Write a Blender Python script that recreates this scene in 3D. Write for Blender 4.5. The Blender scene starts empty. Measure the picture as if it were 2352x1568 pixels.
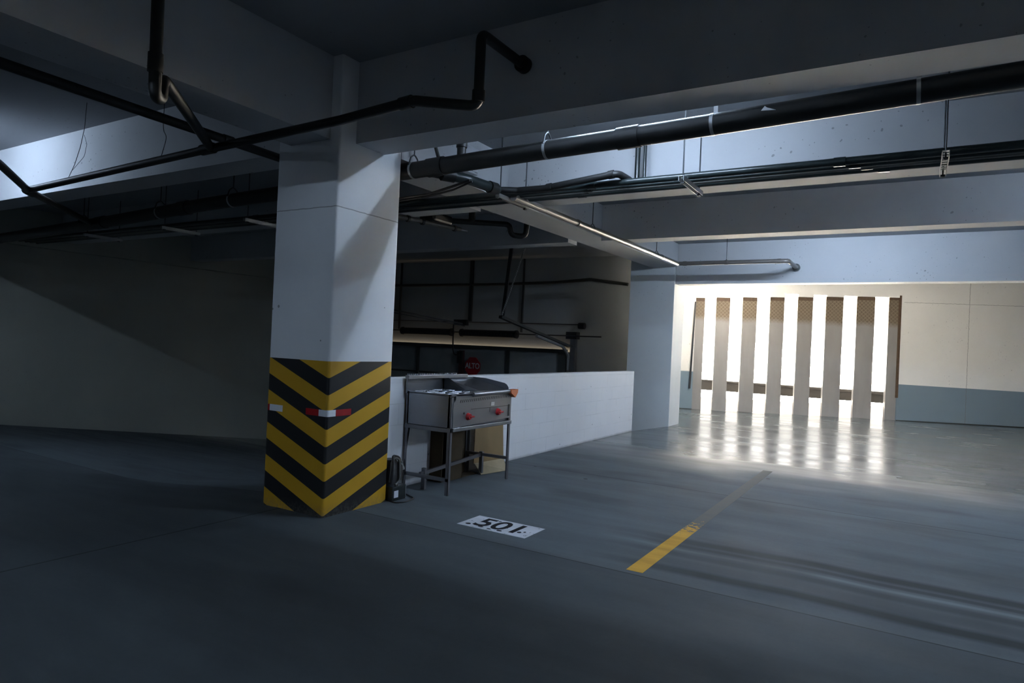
import bpy, bmesh, math, random
from mathutils import Vector, Matrix

random.seed(7)
SC = bpy.context.scene
COL = SC.collection
PI = math.pi

# ------------------------------------------------------------------ materials
def new_mat(name):
    m = bpy.data.materials.new(name)
    m.use_nodes = True
    nt = m.node_tree
    b = nt.nodes['Principled BSDF']
    return m, nt, b

def N(nt, t, **kw):
    n = nt.nodes.new(t)
    for k, v in kw.items():
        setattr(n, k, v)
    return n

def math_node(nt, op, a, b=None, c=None, clamp=False):
    n = nt.nodes.new('ShaderNodeMath'); n.operation = op; n.use_clamp = clamp
    for i, v in enumerate((a, b, c)):
        if v is None: continue
        if isinstance(v, (int, float)): n.inputs[i].default_value = v
        else: nt.links.new(v, n.inputs[i])
    return n.outputs[0]

def mix_col(nt, fac, a, b, mode='MIX'):
    n = nt.nodes.new('ShaderNodeMix'); n.data_type = 'RGBA'; n.blend_type = mode
    if isinstance(fac, (int, float)): n.inputs[0].default_value = fac
    else: nt.links.new(fac, n.inputs[0])
    for i, v in ((6, a), (7, b)):
        if isinstance(v, (tuple, list)): n.inputs[i].default_value = (*v[:3], 1)
        else: nt.links.new(v, n.inputs[i])
    return n.outputs[2]

def mapr(nt, v, a, b, c=0.0, d=1.0):
    n = nt.nodes.new('ShaderNodeMapRange')
    nt.links.new(v, n.inputs[0])
    for i, x in enumerate((a, b, c, d)): n.inputs[i + 1].default_value = x
    return n.outputs[0]

def noise(nt, vec, scale, detail=3, rough=.55):
    n = nt.nodes.new('ShaderNodeTexNoise')
    n.inputs['Scale'].default_value = scale; n.inputs['Detail'].default_value = detail
    n.inputs['Roughness'].default_value = rough
    if vec is not None: nt.links.new(vec, n.inputs['Vector'])
    return n.outputs[0]

def world_pos(nt):
    return nt.nodes.new('ShaderNodeNewGeometry').outputs['Position']

def scaled(nt, vec, s):
    n = nt.nodes.new('ShaderNodeMapping'); n.inputs['Scale'].default_value = s
    nt.links.new(vec, n.inputs['Vector']); return n.outputs[0]

def sepxyz(nt, vec):
    n = nt.nodes.new('ShaderNodeSeparateXYZ'); nt.links.new(vec, n.inputs[0]); return n.outputs

def bump(nt, b, h, strength=.15, dist=.01):
    n = nt.nodes.new('ShaderNodeBump'); n.inputs['Strength'].default_value = strength
    n.inputs['Distance'].default_value = dist
    nt.links.new(h, n.inputs['Height']); nt.links.new(n.outputs[0], b.inputs['Normal'])

def plain(name, col, rough=.6, metal=0.0, spec=.5, noise_amt=.12, noise_scale=18, trans=0):
    m, nt, b = new_mat(name)
    p = nt.nodes.new('ShaderNodeTexCoord').outputs['Object']
    f = noise(nt, p, noise_scale, 4)
    d = tuple(max(0, c * (1 - noise_amt * 1.6)) for c in col); l = tuple(min(1, c * (1 + noise_amt)) for c in col)
    nt.links.new(mix_col(nt, f, d, l), b.inputs['Base Color'])
    b.inputs['Roughness'].default_value = rough; b.inputs['Metallic'].default_value = metal
    b.inputs['Specular IOR Level'].default_value = spec
    return m

def painted(name, col, specks=.6, forms=True, dado=None, rough=.75, grime=.12, stretch=(1, 1, 1)):
    """painted in-situ concrete: pock marks, faint board joints, soft grime"""
    m, nt, b = new_mat(name)
    p = world_pos(nt)
    big = noise(nt, scaled(nt, p, stretch), .9, 5, .6)
    fine = noise(nt, p, 60, 3, .7)
    c = mix_col(nt, big, tuple(x * (1 - grime) for x in col), tuple(min(1, x * (1 + grime * .4)) for x in col))
    h = fine
    if dado:                                    # painted dado along the window wall
        zx = sepxyz(nt, p)
        s = math_node(nt, 'MULTIPLY', math_node(nt, 'ADD', zx[0], 5.137), 1.093)
        lim = math_node(nt, 'SUBTRACT', .955, math_node(nt, 'MULTIPLY', s, .0142))
        k = math_node(nt, 'LESS_THAN', zx[2], lim)
        c = mix_col(nt, k, c, dado)
        wv = math_node(nt, 'MULTIPLY', math_node(nt, 'SUBTRACT', noise(nt, p, 14, 3), .5), .03)
        cr = math_node(nt, 'LESS_THAN', math_node(nt, 'ABSOLUTE', math_node(nt, 'SUBTRACT', math_node(nt, 'ADD', s, wv), 6.86)), .007)
        ch = math_node(nt, 'LESS_THAN', math_node(nt, 'ABSOLUTE', math_node(nt, 'SUBTRACT', math_node(nt, 'ADD', zx[2], wv), 2.86)), .006)
        ch = math_node(nt, 'MULTIPLY', ch, math_node(nt, 'GREATER_THAN', s, 5.4))
        c = mix_col(nt, math_node(nt, 'MULTIPLY', math_node(nt, 'MAXIMUM', cr, ch), .55), c, (.16, .15, .14))
    if specks:
      for vs, dens, rr in ((11.0, .35, .14), (26.0, .62, .17)):
        v = nt.nodes.new('ShaderNodeTexVoronoi'); v.inputs['Scale'].default_value = vs
        warp = noise(nt, p, 9, 2)
        nt.links.new(mix_col(nt, .06, p, warp), v.inputs['Vector'])
        msk = noise(nt, p, 1.3, 2)
        size = mapr(nt, msk, .34, .68, 0.0, rr)
        spot = math_node(nt, 'LESS_THAN', v.outputs['Distance'], size)
        rnd = nt.nodes.new('ShaderNodeSeparateColor'); nt.links.new(v.outputs['Color'], rnd.inputs[0])
        keep = math_node(nt, 'GREATER_THAN', rnd.outputs[0], dens)
        f = math_node(nt, 'MULTIPLY', math_node(nt, 'MULTIPLY', spot, keep), specks)
        c = mix_col(nt, f, c, tuple(x * .3 for x in col))
    nt.links.new(c, b.inputs['Base Color'])
    b.inputs['Roughness'].default_value = rough
    b.inputs['Specular IOR Level'].default_value = .3
    bump(nt, b, h, .12, .004)
    return m

def metal(name, col, rough=.35, brushed=(1, 1, 60)):
    m, nt, b = new_mat(name)
    p = nt.nodes.new('ShaderNodeTexCoord').outputs['Object']
    f = noise(nt, scaled(nt, p, brushed), 6, 4, .6)
    nt.links.new(mix_col(nt, f, tuple(x * .8 for x in col), col), b.inputs['Base Color'])
    nt.links.new(mapr(nt, f, 0, 1, rough * .7, rough * 1.3), b.inputs['Roughness'])
    b.inputs['Metallic'].default_value = .9
    return m

def emit(name, col, strength):
    m = bpy.data.materials.new(name); m.use_nodes = True; nt = m.node_tree
    nt.nodes.clear()
    e = nt.nodes.new('ShaderNodeEmission'); o = nt.nodes.new('ShaderNodeOutputMaterial')
    e.inputs[0].default_value = (*col, 1); e.inputs[1].default_value = strength
    nt.links.new(e.outputs[0], o.inputs[0]); return m

def floor_mat():
    m, nt, b = new_mat('polished_concrete')
    p = world_pos(nt); x, y, z = sepxyz(nt, p)
    big = noise(nt, p, .55, 6, .6)
    streak = noise(nt, scaled(nt, p, (.35, 2.6, 1)), 1.6, 5, .6)
    fine = noise(nt, p, 26, 4, .7)
    c = mix_col(nt, big, (.078, .092, .100), (.128, .150, .164))
    c = mix_col(nt, mapr(nt, streak, .35, .75, 0, .6), c, (.07, .08, .087))
    c = mix_col(nt, mapr(nt, fine, .3, .8, 0, .15), c, (.17, .19, .205))
    # dimmer foreground light put into the aisle colour in front of the joint
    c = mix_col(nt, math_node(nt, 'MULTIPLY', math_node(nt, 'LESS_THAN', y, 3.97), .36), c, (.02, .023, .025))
    # tyre bands left along the aisle (x runs along the band)
    wob = math_node(nt, 'MULTIPLY', math_node(nt, 'SUBTRACT', noise(nt, scaled(nt, p, (.5, .2, 1)), 1.0, 2), .5), .35)
    yy = math_node(nt, 'ADD', y, wob)
    fadex = mapr(nt, x, -2.0, -1.1, .0, 1.0)
    def band(y0, w, col, amt):
        nonlocal c
        d = math_node(nt, 'ABSOLUTE', math_node(nt, 'SUBTRACT', yy, y0))
        k = math_node(nt, 'MULTIPLY', mapr(nt, d, w, w * .35, 0, amt), fadex)
        c = mix_col(nt, k, c, col)
    band(4.93, .10, (.03, .034, .036), .9)
    band(4.80, .05, (.04, .044, .046), .8)
    band(4.70, .035, (.22, .25, .27), .5)
    band(4.58, .08, (.045, .05, .052), .75)
    band(4.23, .10, (.03, .034, .035), .9)
    band(4.40, .12, (.07, .075, .078), .5)
    # dark scuffs
    sc = noise(nt, scaled(nt, p, (.5, 1.3, 1)), 1.1, 3)
    c = mix_col(nt, mapr(nt, sc, .52, .70, 0, .55), c, (.04, .046, .05))
    # oil spots
    v = nt.nodes.new('ShaderNodeTexVoronoi'); v.inputs['Scale'].default_value = 1.15
    nt.links.new(p, v.inputs['Vector'])
    c = mix_col(nt, math_node(nt, 'LESS_THAN', v.outputs['Distance'], .028), c, (.03, .03, .03))
    # saw-cut joints
    def joint(expr, w=.006, lim=None, amt=.85):
        nonlocal c
        k = math_node(nt, 'LESS_THAN', math_node(nt, 'ABSOLUTE', expr), w)
        if lim is not None: k = math_node(nt, 'MULTIPLY', k, lim)
        c = mix_col(nt, math_node(nt, 'MULTIPLY', k, amt), c, (.02, .022, .023))
    joint(math_node(nt, 'SUBTRACT', y, 3.97), .006)
    joint(math_node(nt, 'SUBTRACT', y, 6.79), .007)
    # the oblique joint parallel to the boundary wall
    ob = math_node(nt, 'SUBTRACT', math_node(nt, 'SUBTRACT', y, 9.77), math_node(nt, 'MULTIPLY', math_node(nt, 'ADD', x, 2.78), .407))
    joint(ob, .013)
    joint(math_node(nt, 'ADD', x, 4.33), .008, math_node(nt, 'LESS_THAN', y, 3.7))
    nt.links.new(c, b.inputs['Base Color'])
    # the slab beyond the third beam is trowelled smoother than the dusty aisle
    rn = noise(nt, scaled(nt, p, (.6, 1.6, 1)), 1.4, 2)
    edge = math_node(nt, 'ADD', y, math_node(nt, 'MULTIPLY', noise(nt, scaled(nt, p, (.6, 2, 1)), 1.2, 4), 1.1))
    zone = mapr(nt, edge, 8.2, 10.0)
    r = math_node(nt, 'ADD', mapr(nt, zone, 0, 1, .68, .21), mapr(nt, rn, .3, .7, -.05, .09))
    nt.links.new(r, b.inputs['Roughness'])
    nt.links.new(mapr(nt, zone, 0, 1, .10, .5), b.inputs['Specular IOR Level'])
    bump(nt, b, noise(nt, scaled(nt, p, (.5, 2.4, 1)), 2.2, 3), .07, .006)
    return m

def column_mat():
    """white paint above, black and yellow chevrons below, meeting in a V on the near corner"""
    m, nt, b = new_mat('column_paint')
    p = world_pos(nt); x, y, z = sepxyz(nt, p)
    d = math_node(nt, 'ADD', math_node(nt, 'SUBTRACT', -3.847, x), math_node(nt, 'SUBTRACT', y, 3.635))
    u = math_node(nt, 'SUBTRACT', z, math_node(nt, 'MULTIPLY', d, .392))
    u = math_node(nt, 'DIVIDE', math_node(nt, 'SUBTRACT', u, .0095), .2675)
    fr = math_node(nt, 'FRACT', math_node(nt, 'ADD', u, 20))
    yel = math_node(nt, 'LESS_THAN', fr, .5)
    chip = noise(nt, p, 38, 5, .75)
    dirt = noise(nt, p, 2.2, 5)
    yc = mix_col(nt, dirt, (.50, .265, .010), (.66, .37, .02))
    bc = mix_col(nt, mapr(nt, chip, .70, .76, 0, .45), (.012, .012, .013), (.16, .15, .12))
    hz = mix_col(nt, yel, bc, yc)
    low = mapr(nt, z, .10, .0, 0, .5)
    hz = mix_col(nt, math_node(nt, 'MULTIPLY', low, mapr(nt, chip, .4, .6)), hz, (.14, .13, .11))
    wc = mix_col(nt, dirt, (.74, .75, .77), (.85, .86, .87))
    v = nt.nodes.new('ShaderNodeTexVoronoi'); v.inputs['Scale'].default_value = 6; nt.links.new(p, v.inputs['Vector'])
    sz = mapr(nt, noise(nt, p, 1.7), .45, .8, 0, .16)
    wc = mix_col(nt, math_node(nt, 'MULTIPLY', math_node(nt, 'LESS_THAN', v.outputs['Distance'], sz), .7), wc, (.12, .12, .12))
    # pour joint near the top
    wob = math_node(nt, 'MULTIPLY', math_node(nt, 'SUBTRACT', noise(nt, p, 12, 3), .5), .012)
    jt = math_node(nt, 'LESS_THAN', math_node(nt, 'ABSOLUTE', math_node(nt, 'SUBTRACT', math_node(nt, 'ADD', z, wob), 2.42)), .004)
    wc = mix_col(nt, math_node(nt, 'MULTIPLY', jt, .7), wc, (.2, .2, .2))
    ht = math_node(nt, 'LESS_THAN', z, 1.2125)
    nt.links.new(mix_col(nt, ht, wc, hz), b.inputs['Base Color'])
    nt.links.new(mapr(nt, ht, 0, 1, .7, .5), b.inputs['Roughness'])
    b.inputs['Specular IOR Level'].default_value = .35
    bump(nt, b, noise(nt, p, 50, 3, .7), .15, .004)
    return m

def block_mat():
    """white painted block parapet, course joints showing faintly"""
    m, nt, b = new_mat('painted_block')
    p = world_pos(nt); x, y, z = sepxyz(nt, p)
    cmb = nt.nodes.new('ShaderNodeCombineXYZ'); nt.links.new(y, cmb.inputs[0]); nt.links.new(z, cmb.inputs[1])
    br = nt.nodes.new('ShaderNodeTexBrick')
    nt.links.new(cmb.outputs[0], br.inputs['Vector'])
    br.inputs['Scale'].default_value = 1; br.inputs['Mortar Size'].default_value = .005
    br.inputs['Brick Width'].default_value = .4; br.inputs['Row Height'].default_value = .2
    br.inputs['Mortar Smooth'].default_value = .4
    big = noise(nt, p, 1.4, 5)
    c = mix_col(nt, big, (.72, .73, .76), (.84, .85, .87))
    f = math_node(nt, 'MULTIPLY', br.outputs['Fac'], mapr(nt, noise(nt, p, 3, 3), .35, .7, 0, .35))
    c = mix_col(nt, f, c, (.35, .36, .38))
    v = nt.nodes.new('ShaderNodeTexVoronoi'); v.inputs['Scale'].default_value = 7; nt.links.new(p, v.inputs['Vector'])
    sz = mapr(nt, noise(nt, p, 2), .45, .8, 0, .16)
    c = mix_col(nt, math_node(nt, 'MULTIPLY', math_node(nt, 'LESS_THAN', v.outputs['Distance'], sz), .6), c, (.15, .15, .16))
    c = mix_col(nt, mapr(nt, math_node(nt, 'ADD', z, math_node(nt, 'MULTIPLY', noise(nt, p, 6), .03)), .05, .015, 0, .6), c, (.16, .16, .17))
    nt.links.new(c, b.inputs['Base Color']); b.inputs['Roughness'].default_value = .65
    bump(nt, b, br.outputs['Fac'], -.25, .004)
    return m

def fin_mat():
    """louvre fins: taupe render, brown expanded mesh on the top 0.6 m"""
    m, nt, b = new_mat('fin_render')
    p = world_pos(nt); x, y, z = sepxyz(nt, p)
    x = math_node(nt, 'MULTIPLY', x, 1.093)
    dz = noise(nt, scaled(nt, p, (3, 3, .6)), 2, 4)
    base = mix_col(nt, dz, (.25, .235, .225), (.34, .325, .315))
    a1 = math_node(nt, 'ABSOLUTE', math_node(nt, 'SUBTRACT', math_node(nt, 'FRACT', math_node(nt, 'MULTIPLY', math_node(nt, 'ADD', x, z), 11)), .5))
    a2 = math_node(nt, 'ABSOLUTE', math_node(nt, 'SUBTRACT', math_node(nt, 'FRACT', math_node(nt, 'MULTIPLY', math_node(nt, 'SUBTRACT', x, z), 11)), .5))
    lat = math_node(nt, 'GREATER_THAN', math_node(nt, 'MAXIMUM', a1, a2), .38)
    br = mix_col(nt, lat, (.13, .095, .06), (.27, .22, .16))
    br = mix_col(nt, noise(nt, p, 5, 3), br, (.17, .13, .09))
    top = mapr(nt, math_node(nt, 'ADD', z, math_node(nt, 'MULTIPLY', noise(nt, p, 3), .12)), 2.28, 2.42)
    nt.links.new(mix_col(nt, top, base, br), b.inputs['Base Color'])
    b.inputs['Roughness'].default_value = .8
    return m

def worn_paint(name, col, y0, y1, base_wear=.1):
    m, nt, b = new_mat(name)
    p = world_pos(nt); x, y, z = sepxyz(nt, p)
    n1 = noise(nt, p, 22, 6, .7)
    lim = mapr(nt, y, y0, y1, base_wear, .78) if y1 > y0 else None
    t = math_node(nt, 'SUBTRACT', n1, .18)
    k = math_node(nt, 'LESS_THAN', t, lim) if lim is not None else math_node(nt, 'LESS_THAN', t, base_wear)
    k = math_node(nt, 'MULTIPLY', k, .92)
    dirt = noise(nt, scaled(nt, p, (1, 4, 1)), 2.2, 4)
    c = mix_col(nt, mapr(nt, dirt, .35, .7, 0, .45), col, tuple(v * .45 for v in col))
    nt.links.new(mix_col(nt, k, c, (.10, .118, .128)), b.inputs['Base Color'])
    b.inputs['Roughness'].default_value = .75; b.inputs['Specular IOR Level'].default_value = .12
    return m

M = {}
M['floor'] = floor_mat()
M['beam'] = painted('beam_paint', (.52, .53, .545))
M['soffit'] = painted('slab_paint', (.32, .33, .345), specks=.3, stretch=(.4, 2, 1))
M['ramp_wall'] = painted('ramp_wall_paint', (.34, .35, .31), specks=.2)
M['door_wall'] = painted('door_wall_paint', (.34, .35, .35), specks=.3)
M['window_wall'] = painted('window_wall_paint', (.86, .84, .80), specks=.35, dado=(.20, .265, .32))
M['column'] = column_mat()
M['pillar'] = painted('pillar_paint', (.78, .80, .80), specks=.3)
M['block'] = block_mat()
M['ramp'] = plain('ramp_concrete', (.15, .16, .165), .6, noise_scale=2.5, noise_amt=.3)
M['fin'] = fin_mat()
M['sill'] = plain('sill_concrete', (.05, .045, .04), .8)
M['rust'] = plain('rusty_frame', (.10, .06, .035), .7, noise_amt=.4)
M['pipe'] = plain('black_pvc', (.009, .0095, .0095), .5, noise_amt=.3)
M['pipe_green'] = plain('dark_green_pvc', (.018, .026, .026), .30, noise_amt=.3)
M['grey_pipe'] = plain('grey_conduit', (.13, .13, .12), .45, .3)
M['pipe_pale'] = plain('weathered_pipe', (.17, .155, .14), .32, .35)
M['galv'] = metal('galvanised', (.42, .43, .44), .42, (6, 6, 6))
M['strap'] = plain('strap_metal', (.40, .41, .42), .45, .6)
M['rod'] = plain('threaded_rod', (.07, .075, .08), .5, .6)
M['steel'] = metal('stainless', (.30, .31, .335), .36)
M['steel_dull'] = metal('dull_stainless', (.18, .195, .22), .42)
M['leg_steel'] = metal('angle_steel', (.24, .24, .26), .45, (20, 20, 1))
M['dark_steel'] = plain('blackened_steel', (.035, .036, .04), .45, .5)
M['copper'] = plain('copper_corner', (.62, .15, .04), .5, .0)
M['knob'] = plain('red_knob', (.42, .008, .012), .35)
M['label'] = plain('paper_label', (.62, .60, .58), .7)
M['card'] = plain('cardboard', (.24, .16, .072), .85, noise_amt=.12, noise_scale=6)
M['card_shade'] = plain('cardboard_shade', (.07, .048, .024), .9)  # cardboard with the shade under the griddle put into its colour
M['card_pale'] = plain('cardboard_flap', (.36, .29, .18), .85)
M['black_plastic'] = plain('black_plastic', (.014, .014, .015), .4)
M['smoke_plastic'] = plain('smoked_plastic', (.03, .035, .035), .2)
M['chrome'] = metal('chrome', (.8, .8, .8), .15, (5, 5, 5))
M['tape_red'] = plain('tape_red', (.40, .008, .012), .35, noise_amt=.2)
M['tape_white'] = plain('tape_white', (.80, .82, .86), .35, noise_amt=.08, noise_scale=60)
M['yellow'] = worn_paint('yellow_line_paint', (.68, .36, .05), 4.9, 6.3, .13)
M['white_floor'] = worn_paint('white_bay_paint', (.62, .63, .67), 0, -1, .20)
M['black_floor'] = plain('black_stencil', (.012, .012, .016), .7, spec=.1)
M['door'] = plain('door_panel_grey', (.21, .225, .235), .55, noise_amt=.15, noise_scale=3)
M['door_dark'] = plain('door_frame_dark', (.03, .034, .034), .5)
M['post_red'] = plain('dark_red_post', (.06, .02, .022), .5)
M['sign_red'] = plain('sign_red', (.33, .008, .016), .4, noise_amt=.08)
M['sign_white'] = plain('sign_white', (.62, .62, .62), .5)
M['ground'] = plain('outside_paving', (.62, .61, .58), .9)
M['hedge'] = plain('outside_wall', (.6, .58, .55), .9)
M['switch_box'] = plain('pale_grey_box', (.55, .56, .58), .5)

# ------------------------------------------------------------------ mesh helpers
def bm_box(bm, lo, hi, bev=0):
    vs = [bm.verts.new((x, y, z)) for x in (lo[0], hi[0]) for y in (lo[1], hi[1]) for z in (lo[2], hi[2])]
    f = [(0, 1, 3, 2), (4, 6, 7, 5), (0, 4, 5, 1), (2, 3, 7, 6), (0, 2, 6, 4), (1, 5, 7, 3)]
    fs = [bm.faces.new([vs[i] for i in q]) for q in f]
    if bev:
        es = list({e for fc in fs for e in fc.edges})
        bmesh.ops.bevel(bm, geom=es, offset=bev, segments=2, affect='EDGES', profile=.5)
    return fs

def bm_prism(bm, pts, vec):
    vec = Vector(vec)
    a = [bm.verts.new(p) for p in pts]; b = [bm.verts.new(Vector(p) + vec) for p in pts]
    n = len(pts)
    bm.faces.new(a[::-1]); bm.faces.new(b)
    for i in range(n):
        bm.faces.new([a[i], a[(i + 1) % n], b[(i + 1) % n], b[i]])

def fillet(pts, r, seg=6):
    pts = [Vector(p) for p in pts]
    out = [pts[0]]
    for i in range(1, len(pts) - 1):
        p, a, b = pts[i], pts[i - 1], pts[i + 1]
        d1 = (a - p); d2 = (b - p)
        ang = d1.angle(d2)
        if abs(ang - PI) < .02: out.append(p); continue
        t = min(r / math.tan(ang / 2), d1.length * .48, d2.length * .48)
        s = p + d1.normalized() * t; e = p + d2.normalized() * t
        for k in range(seg + 1):
            u = k / seg
            out.append((1 - u) ** 2 * s + 2 * u * (1 - u) * p + u * u * e)
    out.append(pts[-1]); return out

def bm_tube(bm, pts, r, seg=14, bend=0, rs=None):
    P = fillet(pts, bend) if bend else [Vector(p) for p in pts]
    n = len(P)
    T = []
    for i in range(n):
        a = P[max(i - 1, 0)]; b = P[min(i + 1, n - 1)]
        T.append((b - a).normalized())
    up = Vector((0, 0, 1)) if abs(T[0].z) < .9 else Vector((1, 0, 0))
    u = T[0].cross(up).normalized()
    rings = []
    for i in range(n):
        u = (u - T[i] * u.dot(T[i])).normalized(); v = T[i].cross(u)
        rr = rs[i] if rs else r
        rings.append([bm.verts.new(P[i] + (u * math.cos(2 * PI * k / seg) + v * math.sin(2 * PI * k / seg)) * rr) for k in range(seg)])
    for i in range(n - 1):
        for k in range(seg):
            bm.faces.new([rings[i][k], rings[i][(k + 1) % seg], rings[i + 1][(k + 1) % seg], rings[i + 1][k]])
    bm.faces.new(rings[0][::-1]); bm.faces.new(rings[-1])

def link(name, bm, mat, parent=None, smooth=False, angle=40):
    bmesh.ops.recalc_face_normals(bm, faces=bm.faces[:])
    me = bpy.data.meshes.new(name); bm.to_mesh(me); bm.free()
    me.materials.append(mat if not isinstance(mat, str) else M[mat])
    if smooth:
        me.polygons.foreach_set('use_smooth', [True] * len(me.polygons))
        try: me.set_sharp_from_angle(angle=math.radians(angle))
        except Exception: pass
    o = bpy.data.objects.new(name, me); COL.objects.link(o)
    if parent is not None:
        o.parent = parent
        o.matrix_parent_inverse = parent.matrix_basis.inverted()
    return o

def tag(o, label, cat, group=None):
    o['label'] = label; o['category'] = cat
    if group: o['group'] = group
    return o

def struct(o, label=None):
    o['kind'] = 'structure'
    if label: o['label'] = label
    return o

def thing(name, label, cat, loc=(0, 0, 0), group=None):
    o = bpy.data.objects.new(name, None); COL.objects.link(o)
    o.empty_display_size = .1; o.location = loc
    return tag(o, label, cat, group)

def box_obj(name, lo, hi, mat, parent=None, bev=0):
    bm = bmesh.new(); bm_box(bm, lo, hi, bev); return link(name, bm, mat, parent)

def boxes_obj(name, lst, mat, parent=None, bev=0):
    bm = bmesh.new()
    for lo, hi in lst: bm_box(bm, lo, hi, bev)
    return link(name, bm, mat, parent)

def tube_obj(name, pts, r, mat, parent=None, bend=0, seg=14, rs=None):
    bm = bmesh.new(); bm_tube(bm, pts, r, seg, bend, rs); return link(name, bm, mat, parent, smooth=True)

def prism_obj(name, pts, vec, mat, parent=None):
    bm = bmesh.new(); bm_prism(bm, pts, vec); return link(name, bm, mat, parent)

def text_obj(name, body, size, mat, parent, mtx, extrude=.001, bold=0, sx=1):
    cu = bpy.data.curves.new(name + '_curve', 'FONT'); cu.body = body; cu.size = size
    cu.align_x = 'CENTER'; cu.align_y = 'CENTER'; cu.extrude = extrude; cu.offset = bold
    tmp = bpy.data.objects.new(name + '_tmp', cu); COL.objects.link(tmp)
    dg = bpy.context.evaluated_depsgraph_get()
    me = bpy.data.meshes.new_from_object(tmp.evaluated_get(dg))
    bpy.data.objects.remove(tmp); bpy.data.curves.remove(cu)
    me.transform(Matrix.Diagonal((sx, 1, 1, 1))); me.transform(mtx)
    me.materials.clear(); me.materials.append(M[mat]); me.name = name
    o = bpy.data.objects.new(name, me); COL.objects.link(o)
    if parent is not None:
        o.parent = parent; o.matrix_parent_inverse = parent.matrix_basis.inverted()
    return o

# ------------------------------------------------------------------ camera
CAMZ = 1.4
yaw, pitch, roll = (math.radians(v) for v in (31.23926, .33607546, 2.56120711))
fwd = Vector((-math.sin(yaw) * math.cos(pitch), math.cos(yaw) * math.cos(pitch), math.sin(pitch)))
rt = Vector((math.cos(yaw), math.sin(yaw), 0)); up = rt.cross(fwd)
r2 = rt * math.cos(roll) + up * math.sin(roll); u2 = -rt * math.sin(roll) + up * math.cos(roll)
cd = bpy.data.cameras.new('camera'); cam = bpy.data.objects.new('camera', cd); COL.objects.link(cam)
cd.sensor_width = 36; cd.lens = 1514.72 / 2352 * 36; cd.clip_start = .05; cd.clip_end = 200
mw = Matrix.Identity(4)
for i in range(3):
    mw[i][0], mw[i][1], mw[i][2] = r2[i], u2[i], -fwd[i]
mw[2][3] = CAMZ
cam.matrix_world = mw
SC.camera = cam

# ------------------------------------------------------------------ setting
A0 = Vector((-5.137, 16.324, 0)); E = Vector((.9153, .4028, 0)); NRM = Vector((.4028, -.9153, 0))  # window wall base, run, inward normal
def wp(s, z, d=0):
    return A0 + E * s + NRM * d + Vector((0, 0, z))
XR, YB = 8.0, -12.0                       # right wall, wall behind the camera
ZF, ZR = 3.6, 3.46                       # slab soffit in front of / behind the first beam
GAR = []

# floor slab: parking level
bm = bmesh.new()
pl = [(-4.38, YB), (XR, YB), (XR, 22.62), (-5.3, 16.62), (-5.3, 13.6), (-4.6, 13.6), (-4.6, 13.0), (-3.885, 12.26), (-4.13, 10.97), (-4.13, 4.36), (-4.38, 4.36)]
bm_prism(bm, [(x, y, -2.6) for x, y in pl], (0, 0, 2.6))
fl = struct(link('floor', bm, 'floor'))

# exit ramp falling away behind the parapet
bm = bmesh.new()
xs = [-14.0 + .4 * i for i in range(24)] + [-4.39, -3.8]; ys = [YB + .5 * i for i in range(53)]
grid = []
for y in ys:
    row = []
    for x in xs:
        k = max(min(1, max(0, (-4.4 - x) / 3.0)), min(1, max(0, (y - 4.5) / 1.5)))
        k = k * k * (3 - 2 * k)
        z = -.144 * max(0, y - 2.5) * k
        row.append(bm.verts.new((x, y, z - .003)))
    grid.append(row)
for j in range(len(ys) - 1):
    for i in range(len(xs) - 1):
        bm.faces.new([grid[j][i], grid[j][i + 1], grid[j + 1][i + 1], grid[j + 1][i]])
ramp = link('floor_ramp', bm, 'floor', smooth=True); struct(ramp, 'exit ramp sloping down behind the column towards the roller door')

# slabs overhead
struct(box_obj('ceiling', (-14, YB, ZF), (XR, 3.95, ZF + .25), 'soffit'))
bm = bmesh.new()
bm_prism(bm, [(-14, 3.95, ZR), (XR, 3.95, ZR), (XR, 22.0, ZR), tuple(wp(-.6, ZR, -.25)), (-14, 16.0, ZR)], (0, 0, .3))
struct(link('ceiling', bm, 'soffit'))

# walls
struct(box_obj('wall_left', (-14.1, YB, -2.6), (-13.8, 13.5, ZF + .2), 'ramp_wall'))
struct(box_obj('wall_rear', (-14.1, 13.5, -2.6), (-4.5, 13.8, ZF + .2), 'door_wall'))
struct(box_obj('wall_side', (-5.6, 13.8, -.3), (-5.3, 16.6, ZF + .2), 'window_wall'))
struct(box_obj('wall_right', (XR, YB, -.3), (XR + .3, 24, ZF + .2), 'beam'))
struct(box_obj('wall_front', (-14.1, YB - .3, -.3), (XR + .3, YB, ZF + .2), 'beam'))

# beams: running across (x) and along (y)
def beam(lo, hi, label, mat='beam'):
    o = box_obj('ceiling_beam', lo, hi, mat); return struct(o, label)
beam((-13.8, 3.76, 2.95), (-4.55, 4.10, 3.7), 'deep white beam left of the striped column, lit blue near the left edge')
beam((-3.847, 3.81, 2.95), (XR, 4.14, 3.7), 'deep dark beam right of the striped column, nearest across the ceiling')
beam((-3.85, 6.12, 2.95), (XR, 6.38, 3.6), 'second beam across the right bay, behind the big black pipe')
beam((-13.8, 6.12, 2.95), (-4.38, 6.38, 3.6), 'second beam over the ramp, behind the pipes left of the column')
beam((-3.85, 8.68, 2.95), (XR, 8.98, 3.6), 'third beam across the right bay, grey with a pale soffit')
beam((-13.8, 8.68, 2.95), (-4.38, 8.98, 3.6), 'third beam over the ramp, in front of the roller door')
beam((-3.88, 12.30, 2.70), (XR, 12.62, 3.6), 'deep edge beam above the slatted opening')
bm = bmesh.new()
bm_prism(bm, [(-4.38, 4.36, 2.974), (-3.85, 4.36, 2.974), (-3.85, 4.36, 3.6), (-4.38, 4.36, 3.6)], (0, 7.9, .0))
for v in bm.verts:
    if v.co.y > 8 and v.co.z < 3: v.co.z = 3.03
struct(link('ceiling_beam', bm, 'beam'), 'long beam running back from the striped column to the far pillar')
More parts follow.
